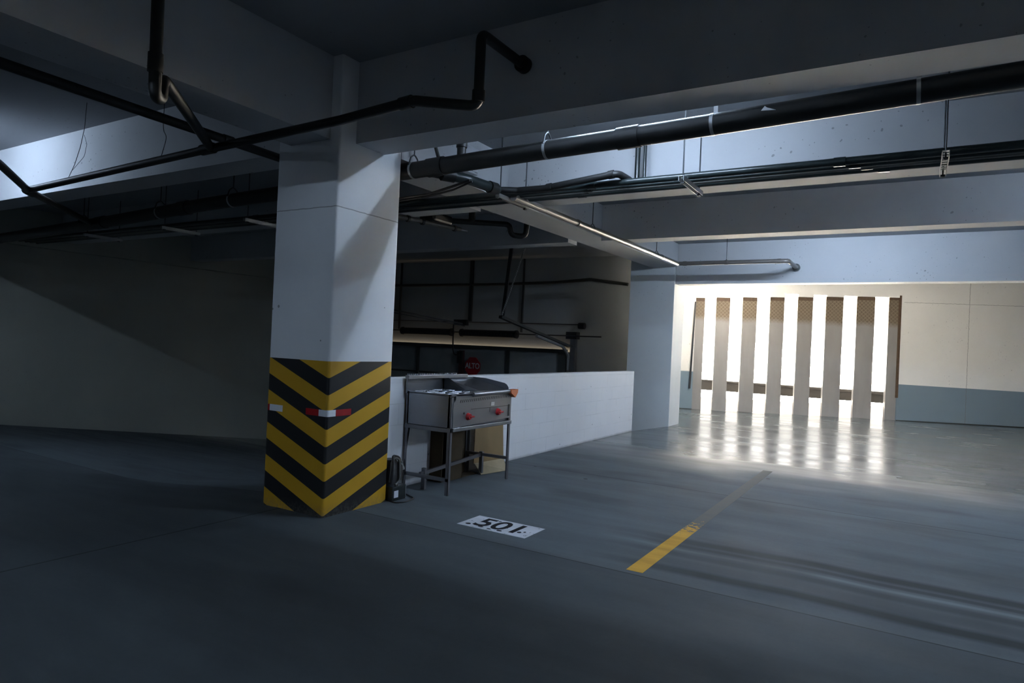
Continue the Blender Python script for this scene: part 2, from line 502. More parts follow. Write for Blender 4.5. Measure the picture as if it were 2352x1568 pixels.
beam((-4.40, YB, 2.95), (-3.95, 3.635, 3.7), 'dark beam running from the striped column towards the camera')
beam((-13.8, -.75, 2.95), (-4.40, -.40, 3.7), 'unseen beam added over the ramp behind the viewpoint to block light')  # this and the next are added out of view to block light from behind
beam((-3.95, -.75, 2.95), (XR, -.40, 3.7), 'unseen beam added across the right bay behind the viewpoint to block light')
beam((-13.8, 4.10, 2.80), (-13.62, 13.5, 3.6), 'edge beam along the top of the left wall', 'ramp_wall')

# near column with bevelled arrises
bm = bmesh.new(); bm_box(bm, (-4.55, 3.635, -.02), (-3.847, 4.36, 3.6))
es = [e for e in bm.edges if abs(e.verts[0].co.z - e.verts[1].co.z) > 1]
bmesh.ops.bevel(bm, geom=es, offset=.022, segments=3, affect='EDGES', profile=.6)
colm = struct(link('column', bm, 'column', smooth=True, angle=50), 'square white column with black and yellow chevrons around its foot')
colm['category'] = 'column'
# far pillar
plr = struct(box_obj('column', (-4.78, 12.26, -2.2), (-3.89, 12.9, 3.5), 'pillar', bev=.008), 'plain grey-white pillar at the far end of the low wall')
plr['category'] = 'column'
# parapet
pw = struct(box_obj('wall_parapet', (-4.28, 4.36, -1.6), (-4.13, 10.97, 1.045), 'block', bev=.006), 'low white block wall behind the steel griddle, along the ramp')
pw['category'] = 'low wall'

# window wall with eight-fin opening
GAPS = [(.732, 1.006), (1.343, 1.646), (1.99, 2.301), (2.641, 2.958), (3.315, 3.619), (4.023, 4.334), (4.752, 5.069)]
S0, S1 = .505, 5.31
def ztop(s): return 2.80 + .042 * (s - S0)
def wbox(bm, s0, s1, z0, z1, d0, d1, z1b=None):
    z1b = z1 if z1b is None else z1b
    pts = [wp(s0, z0, d0), wp(s1, z0, d0), wp(s1, z1b, d0), wp(s0, z1, d0)]
    bm_prism(bm, pts, NRM * (d1 - d0))
bm = bmesh.new()
wbox(bm, -.6, S0, -.3, 3.8, -.3, 0)
wbox(bm, S1, 14.4, -.3, 3.8, -.3, 0)
wbox(bm, S0, S1, ztop(S0) + .17, 3.8, -.3, 0, None)
struct(link('wall_window', bm, 'window_wall'))
bm = bmesh.new(); wbox(bm, -.6, S0, 0, .018, 0, .012); wbox(bm, S1, 14.4, 0, .018, 0, .012)
struct(link('base_strip_window', bm, 'door_dark'))  # thin dark strip along the foot of the window wall
win = bpy.data.objects.new('window_1', None); COL.objects.link(win); win.location = A0
struct(win, 'wide slatted opening to daylight with eight concrete fins')
ends = [S0] + [v for g in GAPS for v in g] + [S1]
fins = [(ends[2 * i], ends[2 * i + 1]) for i in range(8)]
def wpart(name, s0, s1, d0, d1, z0, z1, mat, bev=0, z0b=None, z1b=None):
    """block in the wall frame: s along, d inward depth, z up (z0b, z1b: heights at the s1 end)"""
    z0b = z0 if z0b is None else z0b; z1b = z1 if z1b is None else z1b
    bm = bmesh.new()
    bm_prism(bm, [wp(s0, z0, d0), wp(s1, z0b, d0), wp(s1, z1b, d0), wp(s0, z1, d0)], NRM * (d1 - d0))
    return link(name, bm, mat, win)
for a, b in fins:
    t = ztop((a + b) / 2)
    wpart('fin', a, b, -.15, -.045, .001, t, 'fin')
    wpart('fin_head', a, b, -.15, -.004, t, 3.3, 'window_wall')
    wpart('top_rail', a, b, -.05, -.036, t - .085, t - .005, 'rust')
wpart('sill_beam', S0 - .1, S1 + .1, -.75, -.42, .49, .72, 'sill', z0b=.37, z1b=.58)
wpart('sill_cap', S0 - .1, S1 + .1, -.77, -.40, .72, .75, 'sill', z0b=.58, z1b=.65)
bm = bmesh.new()
bm_prism(bm, [wp(S0 - .03, 2.70, .05), wp(S0, 2.70, .05), wp(S0 - .055, .52, .05), wp(S0 - .10, .52, .05)], NRM * -.06)
link('frame_bar', bm, 'dark_steel', win)
wpart('frame_bar', S1 - .02, S1 + .025, -.05, .012, .55, ztop(S1) + .02, 'rust')
# outside
bm = bmesh.new(); wbox(bm, -8, 18, -.35, -.06, -3.2, -.3); struct(link('floor_outside', bm, 'ground'), 'sunlit paving outside the opening')
bm = bmesh.new(); wbox(bm, -1.5, 9, -.1, .24, -1.3, -1.1); struct(link('wall_outside', bm, 'hedge'), 'low pale kerb wall outside the opening')

# ------------------------------------------------------------------ roller door at the foot of the ramp
YD = 13.38
door = bpy.data.objects.new('door_1', None); COL.objects.link(door); door.location = (-9.2, YD, -1.7)
struct(door, 'grey sectional garage door at the foot of the ramp'); door['category'] = 'garage door'
box_obj('panel', (-12.9, YD, -1.75), (-6.75, YD + .04, 1.28), 'door', door)
box_obj('top_rail', (-12.9, YD - .04, 1.27), (-6.66, YD + .06, 1.36), 'door_dark', door)
for x in (-12.3, -10.93, -8.2):
    box_obj('stile', (x - .045, YD - .03, -1.75), (x + .045, YD, 1.28), 'door_dark', door)
box_obj('stile', (-6.86, YD - .03, -1.75), (-6.66, YD, 1.28), 'door_dark', door)
box_obj('post', (-9.60, YD - .06, -1.75), (-9.47, YD, 1.22), 'post_red', door)
box_obj('lock_box', (-9.62, YD - .11, .90), (-9.48, YD - .06, 1.20), 'black_plastic', door)
for z in (.62, -.05, -.7):
    box_obj('panel_joint', (-12.9, YD - .012, z - .02), (-6.75, YD, z + .02), 'door_dark', door)
tube_obj('spring_shaft', [(-13.0, 13.3, 1.67), (-5.8, 13.3, 1.67)], .014, 'dark_steel', door, seg=8)
for a, b in ((-11.45, -9.82), (-9.55, -7.93)):
    bm = bmesh.new()
    n = 34
    for k in range(n):
        x0 = a + (b - a) * k / n; x1 = a + (b - a) * (k + .86) / n
        bm_tube(bm, [(x0, 13.3, 1.66), (x1, 13.3, 1.66)], .085 if 0 < k < n - 1 else .10, 12)
    link('torsion_spring', bm, 'black_plastic', door, smooth=True)
tube_obj('cable_bar', [(-13.0, 13.42, 1.93), (-6.28, 13.42, 1.93)], .012, 'dark_steel', door, seg=8)
tube_obj('cable_drum', [(-6.36, 13.33, 1.90), (-6.22, 13.33, 1.90)], .07, 'dark_steel', door)
boxes_obj('jamb_track', [((-6.56, YD - .05, -1.7), (-6.44, YD + .08, 1.72))], 'leg_steel', door)
box_obj('end_bracket', (-6.66, YD - .08, 1.60), (-6.40, YD + .1, 1.76), 'black_plastic', door)
tube_obj('curved_track', [(-6.60, YD - .03, .9), (-6.60, YD - .03, 1.25), (-6.62, YD - .3, 1.43), (-6.62, YD - 1.5, 1.62)], .035, 'strap', door, bend=.25, seg=8)
# ceiling tracks sloping up to their hangers
def track(name, p, q, w, mat, par):
    p, q = Vector(p), Vector(q)
    d = (q - p); side = d.cross(Vector((0, 0, 1))).normalized() * w
    upv = side.cross(d).normalized() * w
    bm = bmesh.new(); bm_prism(bm, [p - side - upv, p + side - upv, p + side + upv * .2, p - side + upv * .2], d); return link(name, bm, mat, par)
track('ceiling_track', (-6.52, 13.3, 1.44), (-7.0, 11.06, 1.975), .045, 'door_dark', door)
track('ceiling_track', (-9.45, 13.3, 1.88), (-10.7, 11.9, 2.15), .03, 'door_dark', door)
track('ceiling_track', (-9.45, 13.3, 1.83), (-10.7, 11.9, 2.08), .018, 'dark_steel', door)
boxes_obj('motor_rail_bracket', [((-9.75, 13.24, 1.84), (-9.38, 13.36, 1.98))], 'dark_steel', door)
tube_obj('pull_cord', [(-9.72, 13.2, 1.86), (-9.71, 13.2, 1.25), (-9.66, 13.2, 1.10), (-9.5, 13.2, 1.12)], .018, 'black_plastic', door, bend=.1, seg=8)
# hanger of the track: dark bar and pale perforated strap
def bar(name, p, q, w, t, mat, par=None, holes=0):
    p, q = Vector(p), Vector(q); d = q - p
    bm = bmesh.new()
    side = Vector((1, 0, 0))
    if holes:
        for k in range(holes):
            a = p + d * (k / holes); b = p + d * ((k + .72) / holes)
            bm_prism(bm, [a - side * w, a + side * w, a + side * w + Vector((0, t, 0)), a - side * w + Vector((0, t, 0))], b - a)
        bm_prism(bm, [p - side * w, p - side * w * .4, p - side * w * .4 + Vector((0, t, 0)), p - side * w + Vector((0, t, 0))], d)
    else:
        bm_prism(bm, [p - side * w, p + side * w, p + side * w + Vector((0, t, 0)), p - side * w + Vector((0, t, 0))], d)
    return link(name, bm, mat, par)
bar('track_hanger', (-6.985, 11.1, 1.98), (-6.74, 10.95, 3.46), .035, .03, 'dark_steel', door)
bar('perforated_strap', (-6.97, 11.05, 1.99), (-6.42, 11.0, 3.46), .013, .02, 'strap', door, holes=40)
# rear wall services
for x, z0 in ((-9.42, 1.95), (-7.92, 1.72), (-11.7, 1.70)):
    tag(box_obj('wall_conduit', (x - .03 * (x == -9.42) - .012, 13.44, z0), (x + .03 * (x == -9.42) + .012, 13.5, 3.46), 'door_dark'),
        {-9.42: 'thick dark vertical conduit on the rear wall above the red stop sign', -7.92: 'thin dark vertical conduit on the rear wall, right of the thick one',
         -11.7: 'thin dark vertical conduit on the rear wall close to the striped column'}[x], 'conduit')
tag(tube_obj('wall_cable', [(-13.5, 13.47, 2.86), (-9, 13.47, 2.86), (-7.1, 13.47, 2.89), (-6.2, 13.47, 2.95), (-5.3, 13.47, 2.83)], .035, 'door_dark', bend=.3, seg=8),
    'dark horizontal cable run across the rear wall above the garage door', 'cable')

# stop sign
sg = thing('stop_sign', 'red octagonal sign reading ALTO on the garage door', 'sign', (-9.18, YD - .03, .84))
bm = bmesh.new(); R8 = .235
bm_prism(bm, [(-9.18 + R8 * math.cos(PI / 8 + k * PI / 4), YD - .06, .84 + R8 * 1.04 * math.sin(PI / 8 + k * PI / 4)) for k in range(8)], (0, .02, 0))
link('plate', bm, 'sign_red', sg)
mt = Matrix.Translation((-9.18, YD - .063, .85)) @ Matrix.Rotation(PI / 2, 4, 'X')
text_obj('lettering', 'ALTO', .19, 'sign_white', sg, mt, .002, .004, .86)

# ------------------------------------------------------------------ pipes overhead
def ring(bm, c, axis, r, w):
    c = Vector(c); a = Vector(axis).normalized()
    bm_tube(bm, [c - a * w / 2, c + a * w / 2], r, 18)
def ring_obj(name, c, axis, r, w, mat, par):
    bm = bmesh.new(); ring(bm, c, axis, r, w); return link(name, bm, mat, par, smooth=True)

MAIN = [(4.5, 3.05), (.47, 2.972), (-1.2, 2.925), (-2.5, 2.9), (-3.87, 2.872), (-5.5, 2.815), (-6.6, 2.795), (-8.7, 2.72), (-10.3, 2.68), (-11.7, 2.645), (-13.57, 2.60)]
YM = 4.47
MAIN = [(x * YM / 4.4, 1.4 + (z - 1.4) * YM / 4.4) for x, z in MAIN]
def main_z(x):
    for (x0, z0), (x1, z1) in zip(MAIN, MAIN[1:]):
        if x1 <= x <= x0: return z0 + (z1 - z0) * (x - x0) / (x1 - x0)
mp = thing('drain_pipe', 'thick black drain pipe crossing the whole garage behind the nearest beam', 'pipe', (0, YM, 2.95))
tube_obj('pipe', [(x, YM, z) for x, z in MAIN], .072, 'pipe', mp, seg=20)
for x in (-1.80, -3.55, -7.17, -8.95):
    ring_obj('coupling', (x, YM, main_z(x)), (1, 0, .03), .081, .17, 'pipe', mp)
for x in (-2.47, -3.80, -6.3, -7.65, -1.2, -.02):
    ring_obj('clamp', (x, YM, main_z(x)), (1, 0, .03), .0755, .022, 'strap', mp)
bm = bmesh.new()
for (x, dy, dz, s) in ((-.86, -.045, .058, 1), (-.84, -.055, .05, 1)):
    bm_prism(bm, [(x, YM - .062, main_z(x) + .043), (x - .02, YM - .074, main_z(x) + .012), (x + .07, YM - .076, main_z(x) + .004), (x + .015, YM - .0705, main_z(x) + .028)], (0, -.002, .001))
    break
link('torn_sticker', bm, 'tape_white', mp)
# hangers of the main
def hanger(x, label, strap=False, top=ZR):
    z = main_z(x)
    h = thing('pipe_hanger', label, 'hanger', (x, YM, z + .2), 'hangers of the thick drain pipe')
    if strap:
        box_obj('strap', (x - .014, YM - .002 + .05, z + .06), (x + .014, YM + .004 + .05, top), 'strap', h)
    else:
        tube_obj('rod', [(x, YM, z + .135), (x, YM, top)], .006, 'rod', h, seg=8)
        tube_obj('loop', [(x, YM - .07, z + .03), (x, YM - .045, z + .105), (x, YM, z + .14), (x, YM + .045, z + .105), (x, YM + .07, z + .03)], .007, 'rod', h, bend=.03, seg=8)
    return h
hanger(-3.80, 'thin rod hanger of the thick pipe, just right of the striped column')
hanger(-2.47, 'thin rod hanger of the thick pipe over the middle of the low wall')
hanger(-1.20, 'flat strap hanger of the thick pipe, left of the torn sticker', True)
hanger(-.02, 'flat strap hanger of the thick pipe nearest the right edge', True)
hanger(-6.30, 'rod hanger of the thick pipe, first left of the striped column')
hanger(-7.65, 'rod hanger of the thick pipe, second left of the striped column')
hanger(-9.4, 'rod hanger of the thick pipe near the left wall')
# riser from the main
ri = thing('riser_pipe', 'short black riser going up from the thick pipe beside the column', 'pipe', (-3.25, 4.46, 2.95))
tube_obj('pipe', [(-3.29, YM, main_z(-3.29) + .03), (-3.29, YM, 3.05), (-3.30, YM + .02, ZR)], .036, 'pipe', ri, bend=.05)
ring_obj('collar', (-3.29, YM, 3.07), (0, 0, 1), .046, .06, 'pipe', ri)
# wye branch and pale pipe run of the right bay
br = thing('branch_pipe', 'dark branch pipe leaving the thick pipe above the griddle', 'pipe', (-3.45, 4.8, 2.85))
tube_obj('pipe', [(-3.64, 4.50, 2.88), (-3.44, 4.80, 2.862), (-3.37, 5.18, 2.85)], .046, 'pipe_green', br, bend=.15)
ring_obj('coupling', (-3.52, 4.6, 2.862), (.18, .33, 0), .058, .12, 'pipe', br)
ring_obj('coupling', (-3.38, 5.10, 2.852), (.07, .43, 0), .056, .09, 'pipe', br)
tube_obj('side_pipe', [(-3.37, 5.19, 2.852), (-3.22, 5.285, 2.855), (-2.95, 5.32, 2.86), (-2.24, 5.34, 2.935), (-2.235, 5.62, 2.94), (-2.235, 5.62, 2.86)], .031, 'pipe', br, bend=.07)
ring_obj('collar', (-2.9, 5.322, 2.866), (1, 0, .1), .037, .05, 'pipe', br)
ring_obj('collar', (-2.30, 5.34, 2.93), (1, 0, .1), .037, .05, 'pipe', br)
rp = thing('riser_pipe', 'pair of slim dark risers in front of the blue-lit beam', 'pipe', (-2.2, 5.95, 2.95))
tube_obj('pipe', [(-2.31, 5.98, 2.96), (-2.31, 5.98, ZR)], .026, 'pipe_green', rp)
tube_obj('pipe', [(-2.245, 6.0, 2.96), (-2.245, 6.0, ZR)], .016, 'pipe_green', rp)
for x, y, r in ((-2.31, 5.98, .033), (-2.245, 6.0, .022)):
    ring_obj('collar', (x, y, 2.985), (0, 0, 1), r, .03, 'pipe', rp)
fp = thing('drain_pipe', 'pale worn pipe running back under the long beam to the far wall', 'pipe', (-3.4, 8, 2.9))
tube_obj('pipe', [(-3.36, 5.45, 2.838), (-3.57, 11.4, 2.965), (-1.76, 11.4, 2.965), (-1.76, 12.3, 2.965)], .036, 'pipe_pale', fp, bend=.06, seg=18)
for p_, ax in (((-3.41, 7.0, 2.871), (-.035, 1, .02)), ((-3.535, 10.4, 2.944), (-.035, 1, .02)), ((-1.9, 11.4, 2.965), (1, 0, 0)), ((-2.74, 11.4, 2.965), (1, 0, 0)), ((-3.45, 11.4, 2.965), (1, 0, 0))):
    ring_obj('collar', p_, ax, .041, .06, 'pipe_pale', fp)
ring_obj('wall_flange', (-1.76, 12.26, 2.965), (0, 1, 0), .065, .04, 'pipe_green', fp)
for (x, y, z, lb) in ((-3.43, 7.45, 2.88, 'thin wire hanger of the pale pipe, in front of the grey third beam'), (-3.52, 10.1, 2.937, 'thin wire hanger of the pale pipe, behind the grey third beam'),
                      (-2.74, 11.4, 2.965, 'thin rod hanger of the pale pipe in front of the far edge beam')):
    h = thing('pipe_hanger', lb, 'hanger', (x, y, z), 'hangers of the pale pipe')
    tube_obj('rod', [(x, y, z + .07), (x, y, ZR)], .006, 'rod', h, seg=6)
    ax = (0, 1) if x > -3 else (1, 0)
    tube_obj('loop', [(x - .04 * ax[0], y - .04 * ax[1], z), (x, y, z + .085), (x + .04 * ax[0], y + .04 * ax[1], z)], .005, 'rod', h, bend=.03, seg=6)

# parallel conduits on trapeze hangers
cl = ['front', 'second', 'third', 'rear']
CY = [(5.44, .030, 'pipe_green'), (5.535, .018, 'pipe_green'), (5.61, .018, 'grey_pipe'), (5.72, .034, 'pipe_green')]
names = ['dark green conduit at the front of the hung bundle of four', 'thin dark conduit second from the front in the hung bundle',
         'thin grey conduit third from the front in the hung bundle', 'thick dark green conduit at the back of the hung bundle of four']
for (y, r, mt_), lb in zip(CY, names):
    c_ = thing('conduit', lb, 'conduit', (0, y, 2.86), 'conduits on the trapeze hangers')
    bm = bmesh.new(); bm_tube(bm, [(4.5, y, 2.848 + r), (-13.7, y, 2.848 + r)], r, 12); link('pipe', bm, mt_, c_, smooth=True)
    for x in (-6.1 - y * .2, -2.5 - (y - 5.4) * .8, -.55 + (y - 5.4), 1.5):
        ring_obj('coupling', (x, y, 2.848 + r), (1, 0, 0), r + .005, .08, mt_, c_)
for x, lb in ((.15, 'slotted channel hanger of the conduits, nearest the right edge'), (-1.66, 'slotted channel hanger of the conduits, in front of the blue-lit beam'),
              (-3.44, 'slotted channel hanger of the conduits, above the griddle'), (-7.2, 'channel hanger of the conduits, first left of the striped column'),
              (-9.0, 'channel hanger of the conduits, second left of the striped column'), (-11.08, 'channel hanger of the conduits nearest the left wall')):
    h = thing('trapeze_hanger', lb, 'hanger', (x, 5.56, 2.84), 'trapeze hangers')
    bm = bmesh.new()
    bm_box(bm, (x - .022, 5.28, 2.806), (x - .018, 5.86, 2.846)); bm_box(bm, (x + .018, 5.28, 2.806), (x + .022, 5.86, 2.846))
    for k in range(9): bm_box(bm, (x - .018, 5.28 + k * .064, 2.842), (x + .018, 5.28 + k * .064 + .034, 2.846))
    link('channel', bm, 'galv', h)
    for y in (5.33, 5.81):
        tube_obj('rod', [(x, y, 2.79), (x, y, ZR)], .006, 'rod', h, seg=6)
    for y in (5.33, 5.81): box_obj('nut', (x - .014, y - .014, 2.792), (x + .014, y + .014, 2.806), 'rod', h)

# pipes of the front bay, below the dark slab
bp = thing('drain_pipe', 'straight black pipe passing left of the column towards the upper left corner', 'pipe', (-4.61, 1, 2.9))
tube_obj('pipe', [(-4.61, -3.5, 2.97), (-4.61, 1.7, 2.915), (-4.61, 4.3, 2.88), (-4.72, 4.47, 2.875)], .034, 'pipe', bp, bend=.08)
ring_obj('coupling', (-4.61, 3.2, 2.893), (0, 1, 0), .041, .08, 'pipe', bp)
rn = thing('drain_pipe', 'long black pipe crossing in front of the column, turned up at its right end', 'pipe', (-4, 3.1, 2.8))
tube_obj('pipe', [(-7.53, 3.06, 2.722), (-4.7, 3.07, 2.795), (-3.24, 3.07, 2.822), (-2.60, 3.03, 2.836), (-2.303, 3.277, 2.84), (-2.303, 3.277, 3.285), (-2.303, 3.81, 3.29)], .032, 'pipe', rn, bend=.06)
ring_obj('coupling', (-2.66, 3.034, 2.834), (1, -.05, .02), .039, .09, 'pipe', rn)
ring_obj('elbow_collar', (-2.303, 3.277, 2.90), (0, 0, 1), .04, .07, 'pipe', rn)
ring_obj('wall_flange', (-2.303, 3.78, 3.29), (0, 1, 0), .055, .05, 'pipe', rn)
ring_obj('coupling', (-4.66, 3.07, 2.797), (1, 0, .02), .041, .14, 'pipe', rn)
dg = thing('drain_pipe', 'slanting black pipe from the left edge into the thick drain pipe', 'pipe', (-7.5, 3.1, 2.72))
tube_obj('pipe', [(-5.2, 1.42, 2.80), (-6.7, 2.51, 2.742), (-7.56, 3.07, 2.722), (-9.15, 4.45, 2.735)], .034, 'pipe', dg)
ring_obj('wye', (-7.60, 3.10, 2.722), (-1.5, 1.3, 0), .043, .16, 'pipe', dg)
tp = thing('trap_pipe', 'thick black drop pipe with a U trap hanging in front of the striped column', 'pipe', (-3.65, 2.1, 2.8))
tube_obj('pipe', [(-3.6, 2.03, 3.6), (-3.6, 2.04, 2.685), (-3.655, 2.11, 2.685), (-3.665, 2.12, 2.815), (-3.80, 2.26, 2.812), (-4.6, 3.05, 2.80)], .033, 'pipe', tp, bend=.05, seg=16)
ring_obj('collar', (-3.6, 2.037, 2.86), (0, 0, 1), .040, .10, 'pipe', tp)
bm = bmesh.new(); bm_prism(bm, [(-3.80, 2.215, 2.80), (-3.82, 2.235, 2.775), (-3.86, 2.275, 2.79), (-3.83, 2.245, 2.815)], (.004, -.004, 0)); link('sticker', bm, 'strap', tp)
# loose tie wires
for i, (pts, lb) in enumerate(((([(-7.03, 3.32, 3.6), (-7.03, 3.31, 3.35), (-7.03, 3.28, 3.15), (-6.95, 3.2, 2.95), (-6.80, 3.08, 2.77)]), 'thin loose wire hanging from the slab, left of the U trap'),
                               (([(-5.66, 3.3, 3.6), (-5.665, 3.3, 3.3), (-5.70, 3.32, 3.15), (-5.60, 3.3, 3.08), (-5.68, 3.3, 2.9)]), 'thin loose wire hanging from the slab, just right of the other one'))):
    w = thing('tie_wire', lb, 'wire', pts[0])
    tube_obj('strand', pts, .003, 'rod', w, bend=.1, seg=5)
    if i == 0:
        tube_obj('strand', [(-7.03, 3.31, 3.28), (-6.93, 3.29, 3.17), (-6.86, 3.24, 3.03), (-6.9, 3.16, 2.88)], .002, 'rod', w, bend=.08, seg=5)

# pipes behind the column over the ramp
gp = thing('drain_pipe', 'short grey pipe end with black couplings, over the ramp beside the U trap', 'pipe', (-5.3, 6.6, 2.9))
tube_obj('pipe', [(-5.62, 5.3, 2.912), (-5.20, 7.12, 2.912)], .028, 'pipe_pale', gp)
tube_obj('nozzle', [(-5.20, 7.12, 2.912), (-5.175, 7.24, 2.912)], .014, 'galv', gp)
for y in (6.28, 6.5, 7.02):
    ring_obj('clamp', (-5.62 + (y - 5.3) * .231, y, 2.910), (.23, 1, 0), .04, .035, 'pipe', gp)
box_obj('junction', (-5.45, 6.55, 2.93), (-5.2, 6.95, 3.05), 'pipe', gp, bev=.03)
tr = thing('trap_pipe', 'black pipe ending in a U trap over the ramp, beside the long beam', 'pipe', (-4.9, 7.2, 3.0))
tube_obj('pipe', [(-5.28, 6.93, 3.0), (-4.62, 7.42, 3.0), (-4.60, 7.44, 2.86), (-4.47, 7.60, 2.86), (-4.455, 7.62, ZR)], .036, 'pipe', tr, bend=.075, seg=16)
tube_obj('stub', [(-5.02, 7.12, 3.0), (-5.02, 7.12, 3.3)], .045, 'pipe', tr)
# cables by the column head
cb = thing('cable', 'slack black cables drooping below the thick pipe beside the column', 'cable', (-3.7, 4.5, 2.8))
tube_obj('strand', [(-3.3, 4.62, 2.80), (-3.45, 4.6, 2.76), (-3.75, 4.62, 2.715), (-4.2, 4.62, 2.70)], .012, 'black_plastic', cb, bend=.12, seg=8)
tube_obj('strand', [(-3.3, 4.66, 2.80), (-3.5, 4.66, 2.745), (-3.8, 4.66, 2.705), (-4.2, 4.66, 2.69)], .009, 'black_plastic', cb, bend=.12, seg=8)
cw = thing('cable', 'pair of pale cables dropping from the slab by the column head', 'cable', (-3.6, 4.55, 3.2))
for k in (0, .02):
    tube_obj('strand', [(-3.62 + k, 4.52, ZR), (-3.62 + k, 4.52, 3.1), (-3.56 + k, 4.5, 2.98), (-3.52 + k, 4.47, 2.9)], .008, 'grey_pipe', cw, bend=.08, seg=8)
bx = thing('junction_box', 'pale junction box on the side of the long beam, just past the column head', 'box', (-3.82, 5.3, 3.2))
box_obj('body', (-3.85, 5.15, 3.08), (-3.77, 5.42, 3.34), 'switch_box', bx, bev=.01)
box_obj('lid', (-3.77, 5.17, 3.10), (-3.76, 5.40, 3.32), 'switch_box', bx)

# ------------------------------------------------------------------ fluorescent battens behind the beams
def batten(x, y, z, length, lab, col, strength, ntube=1, ceil=ZR):
    t = thing('batten_light', lab, 'lamp', (x, y, z), 'batten lights')
    box_obj('housing', (x - length / 2 - .03, y - .05, z + .035), (x + length / 2 + .03, y + .05, z + .075), 'sign_white', t)
    for k in range(ntube):
        yy = y + (k - (ntube - 1) / 2) * .06
        bm = bmesh.new(); bm_tube(bm, [(x - length / 2, yy, z), (x + length / 2, yy, z)], .014, 8)
        link('tube', bm, emit('tube_glow', col, strength), t, smooth=True)
    for s in (-1, 1):
        box_obj('lamp_holder', (x + s * length / 2 - .015, y - .02, z - .018), (x + s * length / 2 + .015, y + .02, z + .035), 'sign_white', t)
        if ceil - z > .09:
            box_obj('drop_rod', (x + s * length * .4 - .004, y - .004, z + .07), (x + s * length * .4 + .004, y + .004, ceil), 'rod', t)
COOL = (.58, .74, .97); WARM = (1.0, .93, .82)
batten(-1.9, 4.77, 3.41, 1.2, 'fluorescent batten above the thick pipe behind the nearest beam', COOL, 250)
batten(4.3, 7.3, 3.35, 1.2, 'fluorescent batten between the second and third beams of the right bay', COOL, 1700)
batten(-1.0, 9.9, 3.22, 1.2, 'fluorescent batten in front of the far edge beam', COOL, 560)
batten(-9.2, 2.5, 3.50, 1.2, 'fluorescent batten over the ramp beyond the left edge', COOL, 300, ceil=ZF)
batten(-3.3, -8.0, 3.5, 1.2, 'fluorescent batten over the aisle far behind the viewpoint', COOL, 1250, ceil=ZF)
batten(-3.6, 15.2, 3.15, 1.2, 'fluorescent batten behind the edge beam, left of the slatted opening', WARM, 480)
batten(.6, 15.4, 3.15, 1.2, 'fluorescent batten behind the edge beam, right of the slatted opening', WARM, 190)

# ------------------------------------------------------------------ paint and tape on floor and column
yl = box_obj('parking_line', (-1.515, 4.03, 0.0), (-1.405, 8.6, .0012), 'yellow')
tag(yl, 'worn yellow bay line on the floor, fading towards the slatted opening', 'floor marking')
bn = thing('bay_number', 'white painted rectangle with black number 501 on the floor', 'floor marking', (-2.665, 4.35, 0))
box_obj('panel', (-2.97, 4.192, 0), (-2.362, 4.511, .001), 'white_floor', bn)
mt = Matrix.Translation((-2.665, 4.352, .0016)) @ Matrix.Shear('XY', 4, (0, 0)) 
text_obj('numerals', '501', .315, 'black_floor', bn, mt, .0004, .006, .92)
for (x, y, a, b) in ((-2.905, 4.255, .028, .02), (-2.78, 4.245, .03, .014), (-2.70, 4.232, .02, .012), (-2.61, 4.24, .03, .016), (-2.47, 4.30, .02, .02), (-2.44, 4.33, .012, .014), (-2.74, 4.46, .018, .01)):
    bm = bmesh.new()
    bm_prism(bm, [(x + a * math.cos(t * PI / 4) * random.uniform(.7, 1.1), y + b * math.sin(t * PI / 4), .0008) for t in range(8)], (0, 0, .0008))
    link('paint_smear', bm, 'black_floor', bn)

# reflective tape: wraps the near corner, a second one wraps the left arris
def tape(name, path, z0, z1, cuts, label):
    t = thing(name, label, 'tape', path[0], 'reflective tapes on the column')
    seglist = []
    P = [Vector(p) for p in path]
    L = [0]
    for a, b in zip(P, P[1:]): L.append(L[-1] + (b - a).length)
    def at(s):
        for i in range(len(P) - 1):
            if s <= L[i + 1] + 1e-9: return P[i].lerp(P[i + 1], (s - L[i]) / (L[i + 1] - L[i]))
        return P[-1]
    s0 = 0
    for frac, mt_ in cuts:
        s1 = L[-1] * frac
        pts = [s0] + [l for l in L if s0 < l < s1] + [s1]
        bm = bmesh.new(); rows = []
        for s in pts:
            p = at(s); rows.append((bm.verts.new((p.x, p.y, z0)), bm.verts.new((p.x, p.y, z1))))
        for (a, b), (c, d) in zip(rows, rows[1:]): bm.faces.new([a, c, d, b])
        o = link('stripe', bm, mt_, t)
        md = o.modifiers.new('thickness', 'SOLIDIFY'); md.thickness = .0012; md.offset = 0
        s0 = s1
    return t
g = .0016
XC, YC, XL = -3.847, 3.635, -4.55
cor = []
for k in range(6):
    a = -PI / 2 + k * PI / 10
    cor.append((XC - .022 + (.022 + g) * math.cos(a), YC + .022 + (.022 + g) * math.sin(a), 0))
tape('reflective_tape', [(-4.083, YC - g, 0)] + cor + [(XC + g, 3.89, 0)], .782, .833, [(.30, 'tape_red'), (.655, 'tape_white'), (1, 'tape_red')], 'red and white reflective tape bent around the near corner of the striped column')
cor2 = []
for k in range(6):
    a = PI + k * PI / 10
    cor2.append((XL + .022 + (.022 + g) * math.cos(a), YC + .022 + (.022 + g) * math.sin(a), 0))
tape('reflective_tape', [(XL - g, 3.86, 0)] + cor2 + [(-4.355, YC - g, 0)], .777, .829, [(.48, 'tape_white'), (.62, 'tape_red'), (1, 'tape_white')], 'white and red reflective tape on the left edge of the striped column')

